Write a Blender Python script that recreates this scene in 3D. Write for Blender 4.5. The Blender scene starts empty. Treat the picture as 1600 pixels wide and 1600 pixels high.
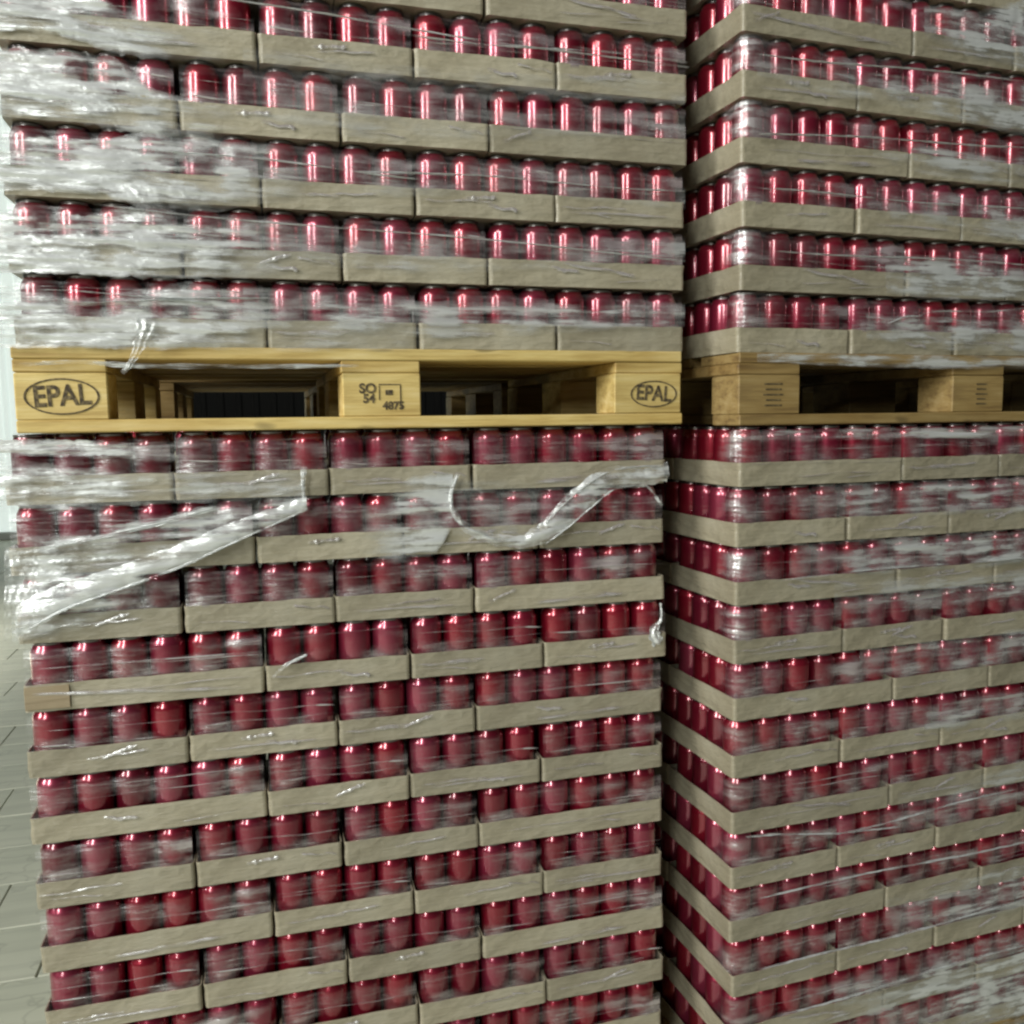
import bpy, bmesh, math, random
from mathutils import Vector, Matrix, noise

C = bpy.data.collections.new('warehouse')
bpy.context.scene.collection.children.link(C)
SC = bpy.context.scene
R = math.radians
random.seed(11)

# ------------------------------------------------------------------ camera
LP = 0.1191                        # height of one layer of cans
ZP = 0.144 + 12 * LP + 0.144       # height of the top of the raised pallets above the floor
FPX, PIT, ROL, YAW = 1385.7, 0.1045, -0.0125, 0.2702
CAM = Vector((0.3926, -1.6291, -0.1297 + ZP))
def cam_axes():
    cy, sy, cp, sp, cr, sr = math.cos(YAW), math.sin(YAW), math.cos(PIT), math.sin(PIT), math.cos(ROL), math.sin(ROL)
    f = Vector((sy * cp, cy * cp, -sp)); ri = Vector((cy, -sy, 0)); u = ri.cross(f)
    return ri * cr + u * sr, u * cr - ri * sr, f
RI, UP, FW = cam_axes()
cd = bpy.data.cameras.new('camera')
cam = bpy.data.objects.new('camera', cd); C.objects.link(cam)
cd.sensor_width = 36; cd.lens = FPX / 1600 * 36; cd.clip_end = 200; cd.clip_start = 0.05
m = Matrix((RI, UP, -FW)).transposed().to_4x4(); m.translation = CAM
cam.matrix_world = m
SC.camera = cam

# ------------------------------------------------------------------ light
w = bpy.data.worlds.new('World'); SC.world = w; w.use_nodes = True
bg = w.node_tree.nodes['Background']
bg.inputs[0].default_value = (0.80, 0.90, 0.86, 1); bg.inputs[1].default_value = 0.022

def area(name, loc, target, sx, sy, power, col, spread=None):
    d = bpy.data.lights.new(name, 'AREA'); d.shape = 'RECTANGLE'; d.size = sx; d.size_y = sy; d.energy = power; d.color = col
    o = bpy.data.objects.new(name, d); C.objects.link(o); o.location = loc
    o.rotation_euler = (Vector(target) - Vector(loc)).to_track_quat('-Z', 'Y').to_euler()
    if spread: d.spread = spread
    return o
area('door_light', (-3.3, -5.6, 4.4), (0.6, 0, 2.0), 0.95, 3.2, 235, (0.96, 1.0, 0.95))
area('side_window_light', (-5.6, -2.3, 4.1), (0.9, 0, 1.7), 1.5, 2.8, 290, (1.0, 0.995, 0.95))
area('overhead_light', (-3.4, -3.2, 5.6), (0.4, 0.1, 1.0), 0.5, 0.9, 60, (1.0, 0.98, 0.92))
area('overhead_light', (-4.4, 5.0, 6.0), (-4.4, 5.0, 0), 2.0, 2.0, 200, (1.0, 0.97, 0.90), R(56))  # unseen lamp, added to brighten the floor at the far left
SC.view_settings.view_transform = 'Standard'; SC.view_settings.look = 'None'
SC.view_settings.gamma = 1; SC.view_settings.exposure = 0.2
SC.cycles.max_bounces = 8; SC.cycles.transparent_max_bounces = 24
SC.cycles.use_denoising = True
SC.cycles.filter_width = 2.4       # the photograph is soft

# ------------------------------------------------------------------ materials
def mat(name):
    m = bpy.data.materials.new(name); m.use_nodes = True
    nt = m.node_tree; b = nt.nodes['Principled BSDF']
    return m, nt, b
def nd(nt, t, **k):
    n = nt.nodes.new(t)
    for a, v in k.items(): setattr(n, a, v)
    return n
def coords(nt, scale, kind='Object'):
    tc = nd(nt, 'ShaderNodeTexCoord'); mp = nd(nt, 'ShaderNodeMapping'); mp.inputs['Scale'].default_value = scale
    nt.links.new(tc.outputs[kind], mp.inputs[0]); return mp.outputs[0]
def noi(nt, vec, scale, detail=4, rough=0.55):
    n = nd(nt, 'ShaderNodeTexNoise'); n.inputs['Scale'].default_value = scale; n.inputs['Detail'].default_value = detail
    n.inputs['Roughness'].default_value = rough
    if vec is not None: nt.links.new(vec, n.inputs[0])
    return n.outputs[0]
def ramp(nt, fac, stops):
    r = nd(nt, 'ShaderNodeValToRGB'); e = r.color_ramp.elements
    while len(e) < len(stops): e.new(0.5)
    for i, (p, c) in enumerate(stops):
        e[i].position = p; e[i].color = (c[0], c[1], c[2], 1) if hasattr(c, '__len__') else (c, c, c, 1)
    nt.links.new(fac, r.inputs[0]); return r.outputs[0]
def bump(nt, h, dist, strength=0.6):
    b = nd(nt, 'ShaderNodeBump'); b.inputs['Distance'].default_value = dist; b.inputs['Strength'].default_value = strength
    nt.links.new(h, b.inputs['Height']); return b.outputs[0]
def mixc(nt, fac, a, b, mode='MULTIPLY'):
    n = nd(nt, 'ShaderNodeMix', data_type='RGBA', blend_type=mode)
    if isinstance(fac, (int, float)): n.inputs[0].default_value = fac
    else: nt.links.new(fac, n.inputs[0])
    for i, s in ((6, a), (7, b)):
        if hasattr(s, 'links'): nt.links.new(s, n.inputs[i])
        else: n.inputs[i].default_value = (*s, 1)
    return n.outputs[2]
def objrand(nt, lo, hi):
    oi = nd(nt, 'ShaderNodeObjectInfo'); mr = nd(nt, 'ShaderNodeMapRange')
    mr.inputs[3].default_value = lo; mr.inputs[4].default_value = hi
    nt.links.new(oi.outputs['Random'], mr.inputs[0]); return mr.outputs[0]

def m_card():
    m, nt, b = mat('cardboard')
    v = coords(nt, (1, 1, 1)); s = coords(nt, (3, 3, 40))
    base = ramp(nt, noi(nt, v, 9, 5), [(0.28, (0.27, 0.235, 0.16)), (0.5, (0.365, 0.325, 0.232)), (0.75, (0.44, 0.40, 0.30))])
    streak = ramp(nt, noi(nt, s, 3, 3), [(0.35, 0.78), (0.7, 1.12)])
    c = mixc(nt, 0.3, base, streak); c = mixc(nt, 1.0, c, objrand(nt, 0.86, 1.1))
    nt.links.new(c, b.inputs['Base Color'])
    r = ramp(nt, noi(nt, s, 6, 4), [(0.4, 0.30), (0.65, 0.62)]); nt.links.new(r, b.inputs['Roughness'])
    b.inputs['Coat Weight'].default_value = 0.55; b.inputs['Coat Roughness'].default_value = 0.24   # shrunk-on film
    cr = coords(nt, (1, 1, 3)); n1 = noi(nt, cr, 28, 3)
    nt.links.new(bump(nt, n1, 0.005, 0.75), b.inputs['Normal'])
    nt.links.new(bump(nt, noi(nt, s, 10, 3), 0.005, 1.0), b.inputs['Coat Normal'])
    return m
def m_can():
    m, nt, b = mat('red_can')
    v = coords(nt, (1, 1, 1))
    oi = nd(nt, 'ShaderNodeObjectInfo')
    c = ramp(nt, oi.outputs['Random'], [(0, (0.15, 0.007, 0.022)), (0.35, (0.31, 0.010, 0.028)), (0.7, (0.24, 0.014, 0.040)), (1, (0.33, 0.040, 0.080))])
    sep = nd(nt, 'ShaderNodeSeparateXYZ'); nt.links.new(v, sep.inputs[0])
    nt.links.new(c, b.inputs['Base Color'])
    b.inputs['Metallic'].default_value = 0.6; b.inputs['Roughness'].default_value = 0.3
    b.inputs['Coat Weight'].default_value = 1.0; b.inputs['Coat IOR'].default_value = 1.6; b.inputs['Coat Roughness'].default_value = 0.1
    nt.links.new(bump(nt, noi(nt, coords(nt, (1, 1, 6)), 30, 2), 0.0015, 0.35), b.inputs['Coat Normal'])
    return m
def m_alu():
    m, nt, b = mat('aluminium'); b.inputs['Base Color'].default_value = (0.22, 0.20, 0.20, 1)
    b.inputs['Metallic'].default_value = 1; b.inputs['Roughness'].default_value = 0.3; return m
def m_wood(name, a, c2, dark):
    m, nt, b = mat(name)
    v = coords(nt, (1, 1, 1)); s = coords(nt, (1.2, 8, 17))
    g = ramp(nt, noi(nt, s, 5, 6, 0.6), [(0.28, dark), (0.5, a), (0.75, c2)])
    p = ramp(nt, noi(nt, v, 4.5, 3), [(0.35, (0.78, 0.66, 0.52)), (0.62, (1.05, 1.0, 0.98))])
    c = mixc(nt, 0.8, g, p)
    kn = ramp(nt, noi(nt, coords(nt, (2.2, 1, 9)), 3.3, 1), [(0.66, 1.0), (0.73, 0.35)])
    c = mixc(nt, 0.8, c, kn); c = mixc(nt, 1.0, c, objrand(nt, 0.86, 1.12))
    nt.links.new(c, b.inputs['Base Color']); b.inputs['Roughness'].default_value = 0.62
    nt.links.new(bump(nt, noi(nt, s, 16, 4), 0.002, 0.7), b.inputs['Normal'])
    return m
def m_flat(name, col, rough=0.6):
    m, nt, b = mat(name); b.inputs['Base Color'].default_value = (*col, 1); b.inputs['Roughness'].default_value = rough
    return m
def m_ink():
    m, nt, b = mat('stamp_ink')
    c = ramp(nt, noi(nt, coords(nt, (1, 1, 1)), 130, 2), [(0.42, (0.05, 0.035, 0.02)), (0.66, (0.20, 0.15, 0.07))])
    nt.links.new(c, b.inputs['Base Color']); b.inputs['Roughness'].default_value = 0.8; return m
def m_film(name, dens, tint=(0.80, 0.83, 0.83), gl=0.5, lo=0.05):
    """Clear polythene: a value stored on the sheet sets how milky it is, painted glare included, with stretched streaks."""
    m = bpy.data.materials.new(name); m.use_nodes = True; nt = m.node_tree
    for n in list(nt.nodes): nt.nodes.remove(n)
    out = nd(nt, 'ShaderNodeOutputMaterial')
    tr = nd(nt, 'ShaderNodeBsdfTransparent')
    gloss = nd(nt, 'ShaderNodeBsdfGlossy'); gloss.inputs['Roughness'].default_value = 0.26; gloss.inputs[0].default_value = (0.95, 0.97, 0.97, 1)
    df = nd(nt, 'ShaderNodeBsdfDiffuse'); df.inputs[0].default_value = (*tint, 1)
    tl = nd(nt, 'ShaderNodeBsdfTranslucent'); tl.inputs[0].default_value = (*tint, 1)
    ms = nd(nt, 'ShaderNodeMixShader'); ms.inputs[0].default_value = 0.25
    nt.links.new(df.outputs[0], ms.inputs[1]); nt.links.new(tl.outputs[0], ms.inputs[2])
    mg = nd(nt, 'ShaderNodeMixShader'); mg.inputs[0].default_value = gl
    nt.links.new(ms.outputs[0], mg.inputs[1]); nt.links.new(gloss.outputs[0], mg.inputs[2])
    at = nd(nt, 'ShaderNodeAttribute'); at.attribute_name = 'milkiness'
    s1 = noi(nt, coords(nt, (4, 4, 46)), 1.6, 5, 0.6); s2 = noi(nt, coords(nt, (9, 9, 16)), 1.3, 4)
    st = nd(nt, 'ShaderNodeMath', operation='MULTIPLY'); nt.links.new(s1, st.inputs[0]); nt.links.new(s2, st.inputs[1])
    r = ramp(nt, st.outputs[0], [(0.16, lo), (0.235, 0.5), (0.31, 1.7)])
    mu = nd(nt, 'ShaderNodeMath', operation='MULTIPLY'); nt.links.new(r, mu.inputs[0]); nt.links.new(at.outputs['Fac'], mu.inputs[1])
    m2 = nd(nt, 'ShaderNodeMath', operation='MULTIPLY', use_clamp=True); m2.inputs[1].default_value = dens; nt.links.new(mu.outputs[0], m2.inputs[0])
    fin = nd(nt, 'ShaderNodeMixShader')
    nt.links.new(m2.outputs[0], fin.inputs[0]); nt.links.new(tr.outputs[0], fin.inputs[1]); nt.links.new(mg.outputs[0], fin.inputs[2])
    bn = bump(nt, s1, 0.006, 0.8); nt.links.new(bn, gloss.inputs['Normal'])
    nt.links.new(fin.outputs[0], out.inputs[0])
    return m
M = dict(card=m_card(), can=m_can(), alu=m_alu(), ink=m_ink(),
         wood=m_wood('yellow_pallet_wood', (0.66, 0.52, 0.20), (0.78, 0.66, 0.34), (0.44, 0.31, 0.10)),
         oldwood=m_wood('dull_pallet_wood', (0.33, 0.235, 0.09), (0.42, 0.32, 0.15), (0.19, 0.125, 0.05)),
         flap=m_wood('brown_flap', (0.34, 0.29, 0.20), (0.43, 0.38, 0.27), (0.25, 0.21, 0.14)),
         film=m_film('stretch_film', 1.3, (0.93, 0.95, 0.95), 0.38, 0.04), shrink=m_film('shrink_film', 1.0, (0.62, 0.50, 0.53), 0.5), strand=m_film('film_strand', 1.0, (0.80, 0.72, 0.74), 0.55))  # shrink tint has the pink light spilling off the red cans painted in

# ------------------------------------------------------------------ helpers
def link(name, me, parent=None, loc=None, rot=None):
    o = bpy.data.objects.new(name, me); C.objects.link(o)
    if parent: o.parent = parent
    if loc is not None: o.location = loc
    if rot is not None: o.rotation_euler = (0, 0, rot)
    return o
def thing(name, label, cat, loc=(0, 0, 0), rz=0.0, group=None):
    o = link(name, None, None, loc, rz); o['label'] = label; o['category'] = cat
    if group: o['group'] = group
    return o
def mesh(name, verts, faces, mats, smooth=False, mi=None):
    me = bpy.data.meshes.new(name); me.from_pydata(verts, [], faces)
    for mm in mats: me.materials.append(mm)
    if smooth: me.polygons.foreach_set('use_smooth', [True] * len(me.polygons))
    if mi: me.polygons.foreach_set('material_index', mi)
    me.update(); return me
def box_bm(bm, x0, x1, y0, y1, z0, z1):
    v = [bm.verts.new(p) for p in ((x0,y0,z0),(x1,y0,z0),(x1,y1,z0),(x0,y1,z0),(x0,y0,z1),(x1,y0,z1),(x1,y1,z1),(x0,y1,z1))]
    for f in ((0,3,2,1),(4,5,6,7),(0,1,5,4),(1,2,6,5),(2,3,7,6),(3,0,4,7)): bm.faces.new([v[i] for i in f])
def box(name, x0, x1, y0, y1, z0, z1, m, bev=0.0, seg=1):
    bm = bmesh.new(); box_bm(bm, x0, x1, y0, y1, z0, z1)
    if bev: bmesh.ops.bevel(bm, geom=list(bm.edges), offset=bev, segments=seg, affect='EDGES', profile=0.6)
    me = bpy.data.meshes.new(name); bm.to_mesh(me); bm.free(); me.materials.append(m); return me

# ------------------------------------------------------------------ the warehouse round the stacks
def setting():
    m, nt, b = mat('painted_concrete')
    v = coords(nt, (1, 1, 1))
    c = ramp(nt, noi(nt, v, 1.1, 6), [(0.3, (0.47, 0.49, 0.385)), (0.7, (0.60, 0.61, 0.49))])
    sc = ramp(nt, noi(nt, coords(nt, (0.7, 9, 1)), 2.0, 5), [(0.38, 0.86), (0.55, 1.03)])
    c = mixc(nt, 0.75, c, sc)
    cr = nd(nt, 'ShaderNodeTexVoronoi', feature='DISTANCE_TO_EDGE'); cr.inputs['Scale'].default_value = 1.7
    nz = nd(nt, 'ShaderNodeTexNoise'); nz.inputs['Scale'].default_value = 3
    wv = mixc(nt, 0.25, v, nz.outputs['Color'], 'ADD'); nt.links.new(wv, cr.inputs[0])
    c = mixc(nt, 0.45, c, ramp(nt, cr.outputs[0], [(0.0, 0.6), (0.012, 1.0)]))
    nt.links.new(c, b.inputs['Base Color']); b.inputs['Roughness'].default_value = 0.5
    # floor cast in bays with sunk joints between them
    bm = bmesh.new(); step = 2.4
    box_bm(bm, -24, 24, -24, 24, -0.2, -0.006)
    for i in range(-10, 10):
        for j in range(-10, 10):
            box_bm(bm, i*step+0.004, (i+1)*step-0.004, j*step+0.004, (j+1)*step-0.004, -0.1, 0)
    me = bpy.data.meshes.new('floor'); bm.to_mesh(me); bm.free(); me.materials.append(m)
    o = link('floor', me); o['kind'] = 'structure'
    sl = box('paving_slab', -0.209, 0.209, -0.149, 0.149, 0, 0.009, m, 0.0035); rr = random.Random(9)
    for j in range(22):
        for i in range(11):
            link('paving_slab', sl, o, (-4.5+i*0.42+(0.21 if j % 2 else 0), -0.9+j*0.30, rr.uniform(0.0005, 0.003)), rr.uniform(-.012, .012))
    wm = m_flat('blackened_wall_sheet', (0.005, 0.005, 0.005), 0.9); lm = m_flat('white_wall_sheet', (0.80, 0.84, 0.82), 0.5)  # shade behind the pallet openings painted in as a near-black wall
    def ribbed(name, x0, x1, y, z0, z1, m, pitch=0.25):
        vs, fs = [], []; x = x0; pts = []
        while x < x1:
            pts += [(x, y), (x + pitch*0.6, y), (x + pitch*0.7, y-0.03), (x + pitch*0.9, y-0.03)]; x += pitch
        pts.append((x1, y))
        for p in pts: vs += [(p[0], p[1], z0), (p[0], p[1], z1)]
        for i in range(len(pts)-1): fs.append((2*i, 2*i+2, 2*i+3, 2*i+1))
        return mesh(name, vs, fs, [m])
    o = link('far_wall', ribbed('far_wall', -2.4, 20, 12.2, 0, 7, wm)); o['kind'] = 'structure'
    # white stretch of the far wall, its brightness added as a glow
    dm, nt2, b2 = mat('glowing_wall_sheet'); b2.inputs['Base Color'].default_value = (0.8, 0.86, 0.82, 1)
    b2.inputs['Emission Color'].default_value = (0.88, 1.0, 0.95, 1); b2.inputs['Emission Strength'].default_value = 0.48
    o = link('far_wall_panel', ribbed('far_wall_panel', -12, -2.4, 12.2, 0.1, 7, dm)); o['kind'] = 'structure'
    o = link('wall_plinth', box('wall_plinth', -12, 20, 12.05, 12.35, 0, 0.1, m_flat('plinth_grey', (0.42, 0.43, 0.40)), 0.01)); o['kind'] = 'structure'
setting()

# ------------------------------------------------------------------ cans, trays, packs
CR, CS = 0.0309, 0.0646            # can radius and spacing
def can_mesh():
    prof = [(0.020,0.0025),(0.0235,0.0),(0.0255,0.0012),(0.0290,0.0075),(CR,0.0125),(CR,0.094),(0.0305,0.098),(0.0288,0.1025),(0.0262,0.1078),(0.0252,0.1100),(0.0252,0.1122),(0.0260,0.1133),(0.0260,0.1148),(0.0242,0.1152),(0.0232,0.112),(0.0,0.112)]
    n = 24; vs, fs, mi = [], [], []
    for r, z in prof:
        for i in range(n): a = 2*math.pi*i/n; vs.append((r*math.cos(a), r*math.sin(a), z))
    for k in range(len(prof)-1):
        for i in range(n):
            j = (i+1) % n; fs.append((k*n+i, k*n+j, (k+1)*n+j, (k+1)*n+i)); mi.append(1 if k < 2 or k >= 9 else 0)
    return mesh('can', vs, fs, [M['can'], M['alu']], True, mi)
CAN = can_mesh()

def tray_mesh(w, d, seed):
    """Cardboard tray: origin at its front left bottom corner, y runs back. Walls slightly bowed and dented."""
    rnd = random.Random(seed); h = 0.0475; t = 0.0022; r = 0.007
    def ring(inset):
        pts = []; x0, x1, y0, y1 = inset, w-inset, inset, d-inset; rr = max(r-inset, 0.003)
        def arc(cx, cy, a0):
            for k in range(4):
                a = a0 + k*math.pi/6; pts.append((cx+rr*math.cos(a), cy+rr*math.sin(a)))
        def side(p, q, n):
            for k in range(1, n): pts.append((p[0]+(q[0]-p[0])*k/n, p[1]+(q[1]-p[1])*k/n))
        arc(x0+rr, y0+rr, math.pi); side((x0+rr,y0),(x1-rr,y0),12)
        arc(x1-rr, y0+rr, 1.5*math.pi); side((x1,y0+rr),(x1,y1-rr),8)
        arc(x1-rr, y1-rr, 0); side((x1-rr,y1),(x0+rr,y1),12)
        arc(x0+rr, y1-rr, 0.5*math.pi); side((x0,y1-rr),(x0,y0+rr),8)
        return pts
    oz = rnd.uniform(0, 90)
    def disp(x, y, z, amt):
        n = noise.noise(Vector((x*14+oz, y*14, z*30))); n2 = noise.noise(Vector((x*40, y*40+oz, z*20)))
        cx, cy = x-w/2, y-d/2
        nx = (1 if abs(cx) > w/2-0.012 else 0)*math.copysign(1, cx); ny = (1 if abs(cy) > d/2-0.012 else 0)*math.copysign(1, cy)
        e = amt*(0.0022*abs(n)+0.0009*abs(n2))
        return x+nx*e, y+ny*e
    ro, ri = ring(0), ring(t); n = len(ro)
    levels = [(ro, 0.0, 1), (ro, 0.016, 1), (ro, 0.032, 1), (ro, h, 1.6), (ri, h, 1.6), (ri, 0.0015, 1)]
    vs, fs = [], []
    for li, (rg, z, a) in enumerate(levels):
        for (x, y) in rg:
            X, Y = disp(x, y, z, a); zz = z
            if z == h: zz = h + 0.0022*noise.noise(Vector((x*22+oz, y*22, 3)))
            if z == 0.0 and li == 0: zz = -0.0012*abs(noise.noise(Vector((x*9+oz, y*9, 8))))
            vs.append((X, Y, zz))
    for k in range(len(levels)-1):
        for i in range(n):
            j = (i+1) % n; fs.append((k*n+i, k*n+j, (k+1)*n+j, (k+1)*n+i))
    fs.append(tuple(range(n-1, -1, -1))); fs.append(tuple((len(levels)-1)*n+i for i in range(n)))
    me = mesh('tray', vs, fs, [M['card']])
    return me
GAP = 0.0042
WT = [tray_mesh(0.400-GAP, 0.2667-GAP, s) for s in range(7)]
NT = [tray_mesh(0.2667-GAP, 0.400-GAP, 50+s) for s in range(7)]

def layered(me, vals):
    a = me.attributes.new('milkiness', 'FLOAT', 'POINT'); a.data.foreach_set('value', vals)

def strand_mesh(length, rnd, hgt, low=False):
    """A gathered rope of shrink film lying across the cans."""
    n = 26; vs, fs, la = [], [], []
    z0 = rnd.uniform(0.012, 0.036) if low else rnd.uniform(0.052, 0.092); tilt = rnd.uniform(-0.022, 0.022) if low else rnd.uniform(-0.008, 0.008)
    xa, xb = (0, length) if not low else sorted((rnd.uniform(0, length), rnd.uniform(0, length)))
    if low and xb-xa < 0.06: xb = min(length, xa+0.06)
    oz = rnd.uniform(0, 90)
    for i in range(n+1):
        u = i/n; x = xa+u*(xb-xa)
        z = z0 + tilt*(u-0.5) + 0.0035*noise.noise(Vector((u*3+oz, 0, 0)))
        hh = hgt*(0.5+0.8*abs(noise.noise(Vector((u*5+oz, 5, 0)))))
        y = (-0.0036 if low else -0.0014) - 0.0012*noise.noise(Vector((u*9+oz, 9, 0)))
        for k in range(4):
            a = (k/3-0.5)*math.pi*0.9
            vs.append((x, y-0.0016*math.cos(a), z+hh*math.sin(a)))
            la.append(0.95*(0.55+0.9*abs(noise.noise(Vector((u*6+oz, 3, 0))))) * min(1, 8*u, 8*(1-u)+0.1) * (0.95 if low else 1))
        if i:
            for k in range(3): q = (i-1)*4+k; fs.append((q, q+4, q+5, q+1))
    me = mesh('film_strand', vs, fs, [M['strand']], True); layered(me, la); return me
rs = random.Random(5)
SW = [strand_mesh(0.392, rs, rs.choice((0.0008, 0.0012, 0.0022))) for _ in range(9)]
SN = [strand_mesh(0.259, rs, rs.choice((0.0008, 0.0012, 0.0022))) for _ in range(9)]

CW = [strand_mesh(0.392, rs, rs.choice((0.0016, 0.003, 0.005)), True) for _ in range(9)]
CN = [strand_mesh(0.259, rs, rs.choice((0.0016, 0.003, 0.005)), True) for _ in range(9)]
def shrink_mesh(width, n_c, seed, base=0.36):
    """Film drawn over the front cans of a pack: scalloped between the cans, uneven top and bottom edge."""
    nu, nv = n_c*8, 9; vs, fs, la = [], [], []; oz = seed*5.1
    for i in range(nu+1):
        u = i/nu; x = 0.002+u*(width-0.004); sc = 0.5-0.5*math.cos(2*math.pi*u*n_c)
        zb = 0.044+0.006*noise.noise(Vector((u*4+oz, 2, 0))); zt = 0.107+0.004*noise.noise(Vector((u*3+oz, 6, 0)))
        for j in range(nv+1):
            v = j/nv; z = zb+(zt-zb)*v
            y = -0.0012 + 0.007*(1-sc)*0.6 + max(0, v-0.8)*0.02 - 0.0011*noise.noise(Vector((x*20+oz, z*120, 0)))
            vs.append((x, y, z)); la.append(max(0, base+0.9*noise.noise(Vector((x*9+oz, z*30, 5))))*min(1, 4*(1-v)+.1)*min(1, 6*v+.2))
        if i:
            for j in range(nv): q = (i-1)*(nv+1)+j; fs.append((q, q+nv+1, q+nv+2, q+1))
    me = mesh('shrink_film', vs, fs, [M['shrink']], True); layered(me, la); return me
FW_ = [shrink_mesh(0.3958, 6, s) for s in range(6)]
FN_ = [shrink_mesh(0.2625, 4, 20+s) for s in range(6)]
FWW = [shrink_mesh(0.3958, 6, 40+s, 0.14) for s in range(6)]
FNW = [shrink_mesh(0.2625, 4, 60+s, 0.14) for s in range(6)]
ORD = ['first', 'second', 'third', 'fourth', 'fifth', 'sixth', 'seventh', 'eighth', 'ninth', 'tenth', 'eleventh', 'twelfth']
rp = random.Random(3)
def pack(stack_m, x, y, z, wide, rows, label, group, strands, film=False, flap=0):
    """rows: set of (column, row) of the cans that can be seen."""
    p = stack_m @ Vector((x + GAP/2 + rp.uniform(-.0012, .0012), y + GAP/2 + rp.uniform(-.003, .0015), z))
    rz = math.atan2(stack_m[1][0], stack_m[0][0]) + rp.uniform(-.003, .003)
    t = thing('can_pack', label, 'can pack', p, rz, group); t.rotation_euler = (rp.uniform(-.004, .002), rp.uniform(-.0025, .0025), rz)
    link('tray', rp.choice(WT if wide else NT), t)
    nx, ny = (6, 4) if wide else (4, 6)
    W, D = ((0.400, 0.2667) if wide else (0.2667, 0.400)); W -= GAP; D -= GAP
    ox, oy = (W-nx*CS)/2+CS/2, (D-ny*CS)/2+CS/2
    for (i, j) in sorted(rows):
        if i < 0: i += nx
        if j >= ny or i >= nx: continue
        link('can', CAN, t, (ox+i*CS+rp.uniform(-.0006, .0006), oy+j*CS+rp.uniform(-.0008, .0006), 0.0018), rp.uniform(0, 6.28))
    for s in range(strands):
        link('film_strand', rp.choice(SW if wide else SN), t, (0, 0, rp.uniform(-0.012, 0.010)))
    if flap:
        fl = link('end_flap', box('end_flap', 0.001, flap, -0.0040, -0.0022, 0.004, 0.0445, M['flap'], 0.0007), t); fl['label'] = 'brown folded end flap'
    if film: link('shrink_film', rp.choice((FW_ if wide else FN_) if film == 'full' else (FWW if wide else FNW)), t)
    if strands:
        for s in range(rp.choice((1, 2, 3, 3))): link('film_crease', rp.choice(CW if wide else CN), t)
    return t

A = 0.400; N = 0.8/3
FRONT = lambda nx: {(i, j) for i in range(nx) for j in (0, 1)}
FLAPS = {ORD[a] + ' layer under yellow pallet': b for a, b in ((3, .072),)}
def layer(M4, z, kind, side, where, dx, dy, film):
    """A: wide pack at the left of the front row; B: wide pack at the right."""
    widths = [A, N, N, N] if kind == 'A' else [N, N, N, A]
    x = dx
    for i, wd in enumerate(widths):
        wide = wd == A; nx = 6 if wide else 4; rows = FRONT(nx)
        if i == 0: rows |= {(0, j) for j in range(6)}
        if i == 3: rows |= {(nx-1, j) for j in range(6)}
        lab = '%s wide tray of red cans, %s from left, %s' % ('six' if wide else 'four', ORD[i], where)
        pack(M4, x, dy, z, wide, rows, lab, 'trays of red cans in the %s stack' % side, rp.choice((1, 1, 2, 2)), 'full' if film is True or (film == 'ends' and i == 0) else 'weak', FLAPS.get(where, 0) if i == 0 else 0)
        if i in (0, 3):                       # the packs behind it along that side of the stack
            d = N if wide else A; yy = dy + d; k = 1
            while yy < 0.79:
                col = 0 if i == 0 else nx-1
                rows2 = {(col, j) for j in range(6)}
                lab = 'tray of red cans %s %s front corner, %s' % (('just behind', 'farther behind')[k-1], ('left', 'right')[i == 3], where)
                pack(M4, x, yy, z, wide, rows2, lab, 'trays of red cans in the %s stack' % side, 0)
                yy += d; k += 1
        x += wd

TH = 0.0554
LEFT = Matrix.Translation((0, 0, ZP))
LEFT_LO = Matrix.Translation((-0.0255, 0.0175, ZP - 0.144))
rc, rs_ = (1.2873, -0.0671, ZP - 0.0051), (1.2873-0.0052, -0.0671-0.0062, ZP - 0.0051 - 0.144)
RIGHT = Matrix.Translation(rc) @ Matrix.Rotation(TH, 4, 'Z')
RIGHT_LO = Matrix.Translation(rs_) @ Matrix.Rotation(TH, 4, 'Z')
wob = random.Random(8)
for side, up, lo, k0 in (('left', LEFT, LEFT_LO, 'A'), ('right', RIGHT, RIGHT_LO, 'B')):
    pal = {'left': 'yellow pallet', 'right': 'dull pallet'}[side]
    for k in range(7):
        kind = 'AB'[(k + (side == 'right')) % 2]
        layer(up, k*LP, kind, side, '%s layer above %s' % (ORD[k], pal), (0.006 if side == 'left' else 0)+wob.uniform(-.003, .003), wob.uniform(-.003, .004), True)
    for j in range(12):
        kind = 'BA'[(j + (side == 'right')) % 2]
        layer(lo, -(j+1)*LP, kind, side, '%s layer under %s' % (ORD[j], pal), wob.uniform(-.004, .004) + (0.004 if j == 3 else 0), wob.uniform(-.003, .003), j < (3 if side == 'left' else 12) or ('ends' if j in (3, 6, 9) else 'weak'))

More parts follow.
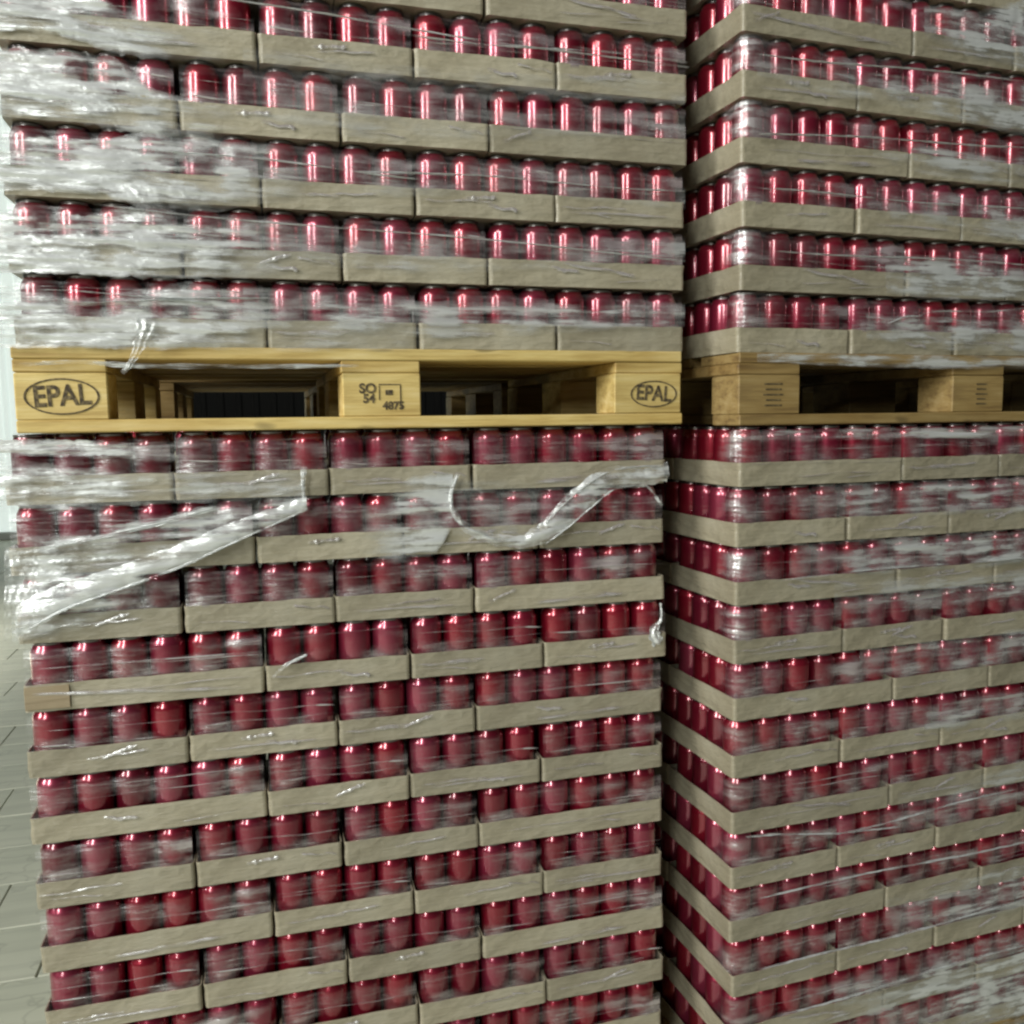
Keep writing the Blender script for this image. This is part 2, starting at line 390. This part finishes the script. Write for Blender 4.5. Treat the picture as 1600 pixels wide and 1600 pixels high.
# ------------------------------------------------------------------ pallets
def text_mesh(s, size, m, depth=0.0004, bold=0.0):
    cu = bpy.data.curves.new('lettering', 'FONT'); cu.body = s; cu.size = size; cu.extrude = depth; cu.offset = bold
    cu.align_x = 'CENTER'; cu.align_y = 'CENTER'
    o = bpy.data.objects.new('lettering', cu); C.objects.link(o)
    me = bpy.data.meshes.new_from_object(o.evaluated_get(bpy.context.evaluated_depsgraph_get()))
    bpy.data.objects.remove(o); me.materials.clear(); me.materials.append(m); me.name = 'lettering'; return me
def ring_mesh(rx, rz, wd, m):
    n = 48; vs, fs = [], []
    for i in range(n):
        a = 2*math.pi*i/n; j = (i+1) % n
        for q, yy in ((1+wd/rx, 0), (1+wd/rx, -0.0006), (1-wd/rx, -0.0006), (1-wd/rx, 0)):
            vs.append((rx*q*math.cos(a), yy, (rz*q if q < 1 else rz+wd)*math.sin(a)))
        for k in range(3): fs.append((4*i+k, 4*j+k, 4*j+k+1, 4*i+k+1))
    return mesh('oval', vs, fs, [m])
def pallet(loc, rz, m, label, stamps, z_seed):
    t = thing('pallet', label, 'pallet', loc, rz, None)
    r = random.Random(z_seed)
    y = 0.0
    def part(nm, x0, x1, y0, y1, z0, z1):
        cx, cy = (x0+x1)/2, (y0+y1)/2
        me = box(nm, x0-cx, x1-cx, y0-cy, y1-cy, z0, z1, m, 0.0022)
        return link(nm, me, t, (cx+r.uniform(-.002, .002), cy+r.uniform(-.0015, .0015), r.uniform(-.0003, .0003)), r.uniform(-.0015, .0015))
    for wd, yc in ((0.145, 0.0725), (0.100, 0.236), (0.145, 0.400), (0.100, 0.564), (0.145, 0.7275)):
        part('deck_board', 0, 1.2, yc-wd/2, yc+wd/2, -0.0215, -0.0005)
    for x in (0, 0.5275, 1.055):
        part('stringer_board', x+.001, x+0.144, 0.003, 0.797, -0.0435, -0.022)
        for y0, y1 in ((0.001, 0.101), (0.3275, 0.4725), (0.699, 0.799)):
            b = part('block', x+.0015, x+0.1435, y0, y1, -0.1215, -0.044)
            if y0 < 0.1 and stamps: stamps(b, x)
    for y0, y1 in ((0, 0.1), (0.3275, 0.4725), (0.7, 0.8)):
        part('bottom_board', 0, 1.2, y0, y1, -0.1435, -0.122)
    return t
def yellow_stamps(b, x):
    ink = M['ink']; yf = -0.0508
    if x < 0.1 or x > 1.0:
        e = (0.0, -0.083) if x < 0.1 else (0.012, -0.084); k = 1 if x < 0.1 else 0.86
        o = link('oval_mark', ring_mesh(0.056*k, 0.0285*k, 0.0015, ink), b, (e[0], yf, e[1]))
        o = link('lettering', text_mesh('EPAL', 0.040*k, ink, 0.0003, 0.0009), b, (e[0], yf, e[1])); o.rotation_euler = (R(90), R(-3) if x < .1 else R(4), 0); o.scale = (1.02, 1.2, 1)
    else:
        for s, sz, px, pz in (('SO', 0.021, -0.026, -0.072), ('54', 0.019, -0.024, -0.090), ('4875', 0.017, 0.020, -0.103)):
            o = link('lettering', text_mesh(s, sz*1.15, ink, 0.0003, 0.0008), b, (px, yf, pz)); o.rotation_euler = (R(90), 0, 0)
        fr = bmesh.new()
        for q in ((-0.006, 0.034, -0.065, -0.0632), (0.0325, 0.0345, -0.108, -0.066), (-0.006, -0.0045, -0.092, -0.066), (0.006, 0.019, -0.083, -0.074)):
            box_bm(fr, q[0], q[1], yf-0.0004, yf+0.0004, q[2], q[3])
        me = bpy.data.meshes.new('stamp_frame'); fr.to_mesh(me); fr.free(); me.materials.append(ink); link('stamp_frame', me, b)
def dull_stamps(b, x):
    if x > 0.6: return
    for q in range(5):
        z = -0.062-q*0.0105; w = (0.021, 0.019, 0.023, 0.017, 0.020)[q] * (1 if x < .1 else 0.7)
        link('print_line', box('print_line', -w, w, -0.0005, 0.0003, -0.0013, 0.0013, M['ink']), b, (0.008, -0.0508, z))
pallet((0, 0, ZP), 0, M['wood'], 'yellow wooden pallet stamped in ovals, halfway up the left stack', yellow_stamps, 1)
pallet(rc, TH, M['oldwood'], 'dull brown wooden pallet halfway up the right stack', dull_stamps, 2)
pallet((-0.02, 0.02, 0.144), 0, M['wood'], 'wooden pallet on the floor under the left stack', None, 3)
pallet((rs_[0], rs_[1], 0.144), TH, M['oldwood'], 'wooden pallet on the floor under the right stack', None, 4)
# the next row of stacks, of which only the middle shows through the pallet openings
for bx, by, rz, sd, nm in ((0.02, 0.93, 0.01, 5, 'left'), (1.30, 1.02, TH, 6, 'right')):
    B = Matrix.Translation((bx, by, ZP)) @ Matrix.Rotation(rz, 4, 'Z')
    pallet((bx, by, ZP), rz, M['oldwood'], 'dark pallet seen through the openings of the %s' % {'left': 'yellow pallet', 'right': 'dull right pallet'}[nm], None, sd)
    for zz, wl in ((0, [A, N, N, N]), (-0.144-LP, [N, N, N, A])):
        x = 0
        for i, wd in enumerate(wl):
            pack(B, x, 0, zz, wd == A, {(q, 0) for q in range(6 if wd == A else 4)}, 'dark tray of cans behind the %s pallet, %s its openings, %s from left' % ({'left': 'yellow', 'right': 'dull'}[nm], 'above' if zz == 0 else 'below', ORD[i]), 'trays in the stacks behind', 0)
            x += wd

# ------------------------------------------------------------------ loose stretch film
def on_face(px, py, M4=LEFT, off=0.0):
    """A point of the photograph carried onto a stack's front face, as metres along and above it."""
    d = FW*FPX + RI*(px-800) - UP*(py-800)
    inv = M4.inverted(); o = inv @ CAM; dd = inv.to_3x3() @ d
    t = (-off-o.y)/dd.y; p = o + dd*t
    return p.x, p.z
def ribbon(name, parent, M4, rows, nu, nv, off, fold, seed, mname='film', wrinkle=90, gather=0.0):
    """rows: [(x, y_top, y_bottom, layers)] in picture points; the sheet is spanned between them on the stack's face."""
    vs, fs, la = [], [], []; rn = random.Random(seed); oz = rn.uniform(0, 90)
    ks = []
    for (px, a, b_, L) in rows:
        x1, z1 = on_face(px, a, M4); x2, z2 = on_face(px, b_, M4); ks.append((x1, z1, x2, z2, L))
    m = len(ks)-1
    for i in range(nu+1):
        g = i/nu*m; s = min(int(g), m-1); f = g-s; f = f*f*(3-2*f)*0.5+f*0.5
        K = [ks[s][q]*(1-f)+ks[s+1][q]*f for q in range(5)]
        jt = 0.004*noise.noise(Vector((g*4+oz, 1, 0))) + 0.002*noise.noise(Vector((g*13+oz, 1, 0)))
        jb = 0.004*noise.noise(Vector((g*4+oz, 7, 0))) + 0.002*noise.noise(Vector((g*13+oz, 7, 0)))
        for j in range(nv+1):
            v = j/nv; x = K[0]*(1-v)+K[2]*v; z = (K[1]+jt)*(1-v)+(K[3]+jb)*v
            n1 = noise.noise(Vector((x*5+oz, z*wrinkle, 0))); n2 = noise.noise(Vector((x*16, z*wrinkle*2.2+oz, 4)))
            y = -off - abs(n1)*fold - n2*fold*0.35 - gather*math.sin(math.pi*v)
            vs.append((x, min(y, -0.0035), z))
            e = min(1.0, 5*v+0.15, 5*(1-v)+0.15) if gather == 0 else 1
            la.append(max(0.0, K[4]*e*(0.75+0.7*n1)))
        if i:
            for j in range(nv): q = (i-1)*(nv+1)+j; fs.append((q, q+1, q+nv+2, q+nv+1))
    me = mesh(name, vs, fs, [M[mname]], True); layered(me, la)
    o = link(name, me, parent); return o
def rope(name, parent, M4, pts, off, milkiness, seed, fold=0.006):
    """A twisted edge of film: [(x, y, width in metres)] in picture points, with real depth."""
    vs, fs, la = [], [], []; oz = seed*3.7; P = [(*on_face(a, b_, M4), w_) for a, b_, w_ in pts]; m = len(P)-1; nu = m*14; k_ = 10
    C3 = []
    for i in range(nu+1):
        g = i/nu*m; s = min(int(g), m-1); f = g-s
        p0, p1, p2, p3 = P[max(s-1, 0)], P[s], P[s+1], P[min(s+2, m)]
        C3.append([0.5*(2*p1[q]+(p2[q]-p0[q])*f+(2*p0[q]-5*p1[q]+4*p2[q]-p3[q])*f*f+(3*p1[q]-p0[q]-3*p2[q]+p3[q])*f**3) for q in range(3)])
    for i, (x, z, wd) in enumerate(C3):
        a, b_ = C3[max(i-1, 0)], C3[min(i+1, nu)]; t = Vector((b_[0]-a[0], b_[1]-a[1])).normalized(); nn = (-t.y, t.x)
        wd *= 1.15
        for j in range(k_+1):
            v = j/k_-0.5; tw = math.cos(math.pi*2.2*v + 1.3*noise.noise(Vector((i*0.08+oz, 0, 0))))
            nz_ = 0.12*wd*noise.noise(Vector((i*0.5+oz, 11, 0)))
            r = wd*(1+0.5*noise.noise(Vector((i*0.3+oz, 3, 0)))+0.2*noise.noise(Vector((i*1.1+oz, j*.7, 0))))
            vs.append((x+nn[0]*v*r, -off-fold*abs(tw)-0.003*math.cos(math.pi*v)-0.003*noise.noise(Vector((i*.45+oz, j*.9, 4))), z+nn[1]*v*r+nz_))
            la.append(milkiness*(0.55+0.9*abs(tw)*0.6)*min(1, 0.08+i/(nu*0.15), 0.08+(nu-i)/(nu*0.15)))
        if i:
            for j in range(k_): q = (i-1)*(k_+1)+j; fs.append((q, q+1, q+k_+2, q+k_+1))
    me = mesh(name, vs, fs, [M['film']], True); layered(me, la); return link(name, me, parent)

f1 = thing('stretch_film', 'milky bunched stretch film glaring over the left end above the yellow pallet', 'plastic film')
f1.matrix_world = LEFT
UPROWS = [  # bunched film; high values also paint in the white window glare
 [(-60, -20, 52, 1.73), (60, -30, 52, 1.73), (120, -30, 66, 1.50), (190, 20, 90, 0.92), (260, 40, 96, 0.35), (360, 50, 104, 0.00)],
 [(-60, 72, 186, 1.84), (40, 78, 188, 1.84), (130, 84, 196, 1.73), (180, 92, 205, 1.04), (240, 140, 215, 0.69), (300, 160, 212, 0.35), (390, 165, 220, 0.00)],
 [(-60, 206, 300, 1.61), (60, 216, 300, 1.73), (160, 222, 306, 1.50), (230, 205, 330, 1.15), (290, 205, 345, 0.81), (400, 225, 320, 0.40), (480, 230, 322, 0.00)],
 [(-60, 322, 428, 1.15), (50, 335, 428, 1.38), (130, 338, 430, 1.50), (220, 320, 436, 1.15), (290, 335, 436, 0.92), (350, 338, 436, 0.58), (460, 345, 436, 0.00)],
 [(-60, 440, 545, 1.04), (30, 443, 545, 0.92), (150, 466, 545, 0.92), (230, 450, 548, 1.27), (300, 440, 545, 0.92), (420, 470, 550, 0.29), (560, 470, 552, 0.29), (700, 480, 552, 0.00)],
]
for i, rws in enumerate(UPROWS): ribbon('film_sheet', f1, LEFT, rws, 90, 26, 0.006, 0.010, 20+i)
# thin haze of film across the rest of the load, one gathered band per layer
for i, (ya, yb, L) in enumerate(((90, 155, .18), (150, 205, .22), (235, 320, .22), (355, 395, .28), (455, 500, .50))):
    ribbon('film_sheet', f1, LEFT, [(380, ya+i*3-20, ya+45, L*.6), (620, ya+14, ya+75, L), (820, ya+20, ya+70, L*.8), (1068, yb-25, yb+10, L)], 110, 10, 0.005, 0.004, 40+i)
for i, (a, b_) in enumerate((((150, 322), (1066, 408)), ((560, 268), (1066, 300)), ((350, 5), (1072, 112)), ((640, 60), (1070, 100)), ((200, 232), (700, 285)), ((30, 455), (420, 470)), ((30, 470), (330, 474)))):
    rope('film_fold', f1, LEFT, [(a[0]*(1-t)+b_[0]*t, a[1]*(1-t)+b_[1]*t + 3*math.sin(i*2+t*7), 0.0022) for t in (0, .2, .4, .6, .8, 1)], 0.006, 1.0, i)
rope('film_fold', f1, LEFT, [(232, 500, .03), (222, 535, .016), (205, 570, .008), (192, 584, .005)], 0.008, .9, 31)
rope('film_fold', f1, LEFT, [(20, 572, .004), (120, 566, .006), (220, 572, .007), (400, 573, .006), (560, 572, .004)], 0.005, .7, 32)

f2 = thing('stretch_film', 'torn clear film hanging in a diagonal fold and loop under the yellow pallet', 'plastic film')
f2.matrix_world = LEFT_LO
L2 = LEFT_LO
ribbon('film_sheet', f2, L2, [(0, 686, 712, 1.4), (100, 686, 714, 1.4), (170, 690, 712, .9), (240, 690, 722, .3), (340, 690, 722, 0)], 50, 10, 0.008, 0.006, 60)
ribbon('film_sheet', f2, L2, [(0, 712, 800, .9), (100, 728, 798, .85), (220, 735, 790, .6), (280, 738, 785, .35), (472, 736, 790, .3)], 80, 18, 0.007, 0.008, 61)
ribbon('film_sheet', f2, L2, [(10, 846, 1000, .45), (60, 838, 960, .7), (150, 825, 915, .75), (280, 800, 858, .75), (380, 772, 825, .8), (472, 752, 790, .8)], 90, 26, 0.010, 0.012, 62)
ribbon('film_sheet', f2, L2, [(20, 925, 1005, .5), (120, 900, 985, .6), (200, 885, 950, .3), (260, 885, 930, 0)], 40, 14, 0.006, 0.006, 63)
ribbon('film_fold', f2, L2, [(30, 945, 992, .8), (60, 925, 978, 1.2), (110, 905, 948, 1.5), (190, 882, 918, 1.7), (280, 848, 884, 1.7), (370, 812, 844, 1.6), (440, 788, 812, 1.5), (478, 774, 796, 1.4)], 90, 10, 0.016, 0.010, 71, wrinkle=60, gather=0.006)
rope('film_fold', f2, L2, [(478, 794, .003), (370, 843, .0035), (280, 884, .004), (190, 917, .004), (110, 946, .004), (50, 978, .004)], 0.022, 1.6, 3, 0.004)
rope('film_fold', f2, L2, [(474, 728, .010), (473, 760, .005), (476, 797, .007)], 0.012, 1.2, 4)
rope('film_fold', f2, L2, [(470, 760, .008), (380, 780, .007), (250, 815, .008), (120, 845, .006), (30, 862, .004)], 0.014, .9, 5)
ribbon('film_sheet', f2, L2, [(560, 790, 875, 0), (600, 770, 878, .35), (640, 745, 880, .8), (680, 738, 865, 1.0), (706, 738, 822, 1.0)], 40, 24, 0.008, 0.010, 64, wrinkle=30)
ribbon('film_sheet', f2, L2, [(706, 740, 835, .22), (780, 745, 850, .2), (850, 760, 820, .2), (910, 748, 770, 0)], 40, 14, 0.006, 0.004, 65)
rope('film_fold', f2, L2, [(712, 740, .006), (702, 768, .006), (703, 798, .005), (722, 820, .004), (765, 838, .004), (812, 843, .004), (838, 828, .004)], 0.014, 1.3, 6)
ribbon('film_fold', f2, L2, [(704, 786, 806, .9), (722, 812, 830, 1.0), (765, 832, 850, 1.1), (810, 836, 856, 1.2), (845, 812, 848, 1.0), (880, 772, 824, .9), (920, 740, 790, .9), (955, 727, 764, .9), (1000, 732, 760, .9), (1036, 722, 750, .9)], 110, 12, 0.016, 0.010, 72, wrinkle=45, gather=0.010)
rope('film_fold', f2, L2, [(845, 848, .003), (880, 822, .003), (920, 788, .003), (955, 762, .003), (1000, 758, .003)], 0.022, 1.5, 12, 0.004)
rope('film_fold', f2, L2, [(1033, 726, .003), (970, 730, .003), (930, 742, .003), (880, 780, .003), (845, 816, .003)], 0.021, 1.4, 8)
rope('film_fold', f2, L2, [(990, 752, .004), (1010, 762, .004), (1030, 790, .006)], 0.008, .9, 9)
rope('film_fold', f2, L2, [(1028, 940, .004), (1029, 965, .005), (1018, 985, .020), (1026, 1004, .024)], 0.006, 1.4, 10)
rope('film_fold', f2, L2, [(425, 1055, .004), (450, 1035, .006), (480, 1020, .004)], 0.006, .9, 11)

f3 = thing('stretch_film', 'clear film drawn round the corner of the right stack above its pallet', 'plastic film')
f3.matrix_world = RIGHT
f4 = thing('stretch_film', 'hazy film drawn round the corner of the right stack under its pallet', 'plastic film')
f4.matrix_world = RIGHT_LO
def corner_film(parent, z0, z1, L, seed):
    n = 10; nz = 26; vs, fs, la = [], [], []; r = 0.030; oz = seed*2.3
    path = [(-0.0035, 0.07), (-0.0035, 0.045)] + [(r-0.0035-r*math.cos(a*math.pi/2/6), r-0.0035-r*math.sin(a*math.pi/2/6)) for a in range(7)] + [(0.045, -0.0035), (0.09, -0.0035)]
    for i in range(nz+1):
        z = z0+(z1-z0)*i/nz
        for q, (x, y) in enumerate(path):
            e = 0.0012*noise.noise(Vector((q*.9, z*40+oz, 0)))
            vs.append((x+e, y+e, z)); edge = min(1, q/3, (len(path)-1-q)/3)
            la.append(L*edge*min(1, 4*i/nz+.1, 4*(1-i/nz)+.1)*(0.8+0.5*noise.noise(Vector((q, z*30+oz, 2)))))
        if i:
            k = len(path)
            for q in range(k-1): s = (i-1)*k+q; fs.append((s, s+1, s+k+1, s+k))
    me = mesh('corner_film', vs, fs, [M['strand']], True); layered(me, la); link('corner_film', me, parent)
for k in range(7): corner_film(f3, k*LP+0.047, k*LP+0.113, .85, k)
for j in range(1, 12): corner_film(f4, -j*LP+0.047, -j*LP+0.112, .55 if j < 5 else .3, j+20)
for i, rws in enumerate((
    [(1440, 10, 60, .3), (1520, 20, 95, .8), (1600, 0, 110, 1.0), (1680, 0, 130, 1.0)],
    [(1180, 92, 130, .15), (1350, 115, 160, .3), (1450, 130, 180, .6), (1600, 130, 215, .8), (1680, 130, 220, .8)],
    [(1360, 210, 250, .2), (1480, 235, 285, .5), (1600, 250, 290, .3), (1680, 250, 300, .3)],
    [(1350, 290, 340, .2), (1450, 300, 350, .3), (1600, 330, 385, .5), (1680, 330, 390, .5)],
    [(1380, 400, 460, .3), (1470, 400, 470, .9), (1540, 415, 470, .8), (1600, 420, 475, .4), (1680, 420, 480, .4)],
    [(1350, 490, 530, .3), (1450, 495, 545, .8), (1540, 500, 550, .6), (1600, 500, 556, .5), (1680, 500, 556, .5)],
    [(1180, 552, 566, .5), (1300, 553, 572, .6), (1450, 555, 577, .6), (1600, 556, 578, .4), (1680, 556, 578, .4)])):
    ribbon('film_sheet', f3, RIGHT, rws, 70, 18, 0.006, 0.006, 80+i)
for i, (a, b_) in enumerate((((1175, 88), (1600, 130)), ((1180, 210), (1600, 232)), ((1200, 298), (1600, 330)), ((1180, 392), (1600, 415)), ((1380, 505), (1440, 490)), ((1440, 490), (1600, 484)))):
    rope('film_fold', f3, RIGHT, [(a[0]*(1-t)+b_[0]*t, a[1]*(1-t)+b_[1]*t + 2*math.sin(i*2+t*7), 0.0024) for t in (0, .2, .4, .6, .8, 1)], 0.006, 1.1, 40+i)
for i, rws in enumerate((
    [(1170, 672, 690, 0.38), (1300, 670, 688, 0.45), (1400, 668, 686, 0.60), (1600, 664, 684, 0.52), (1680, 664, 684, 0.52)],
    [(1230, 760, 810, 0.08), (1320, 755, 810, 0.34), (1420, 752, 805, 0.45), (1600, 745, 800, 0.52), (1680, 745, 800, 0.52)],
    [(1230, 850, 905, 0.11), (1320, 845, 900, 0.38), (1420, 838, 895, 0.52), (1600, 826, 880, 0.60), (1680, 820, 878, 0.60)],
    [(1300, 900, 960, 0.15), (1450, 900, 950, 0.38), (1600, 890, 930, 0.45), (1680, 885, 930, 0.45)],
    [(1340, 1010, 1060, 0.15), (1450, 1000, 1050, 0.30), (1600, 980, 1030, 0.45), (1680, 970, 1030, 0.45)],
    [(1380, 1105, 1150, 0.15), (1480, 1095, 1140, 0.38), (1600, 1070, 1120, 0.38), (1680, 1060, 1120, 0.38)],
    [(1400, 1240, 1300, 0.11), (1500, 1220, 1280, 0.26), (1600, 1180, 1240, 0.38), (1680, 1160, 1240, 0.38)],
    [(1380, 1400, 1460, 0.15), (1480, 1375, 1440, 0.38), (1600, 1340, 1420, 0.52), (1680, 1330, 1400, 0.52)],
    [(1300, 1530, 1600, 0.22), (1420, 1510, 1600, 0.45), (1520, 1470, 1600, 0.60), (1600, 1450, 1620, 0.68), (1680, 1430, 1620, 0.68)])):
    ribbon('film_sheet', f4, RIGHT_LO, rws, 70, 18, 0.006, 0.006, 100+i)
for i, (a, b_) in enumerate((((1300, 1300), (1600, 1225)), ((1180, 1398), (1600, 1310)), ((1180, 1512), (1600, 1402)), ((1200, 1585), (1600, 1470)), ((1200, 905), (1600, 868)), ((1160, 1305), (1400, 1290)))):
    rope('film_fold', f4, RIGHT_LO, [(a[0]*(1-t)+b_[0]*t, a[1]*(1-t)+b_[1]*t + 2*math.sin(i*2+t*7), 0.0030) for t in (0, .2, .4, .6, .8, 1)], 0.006, .75, 50+i)
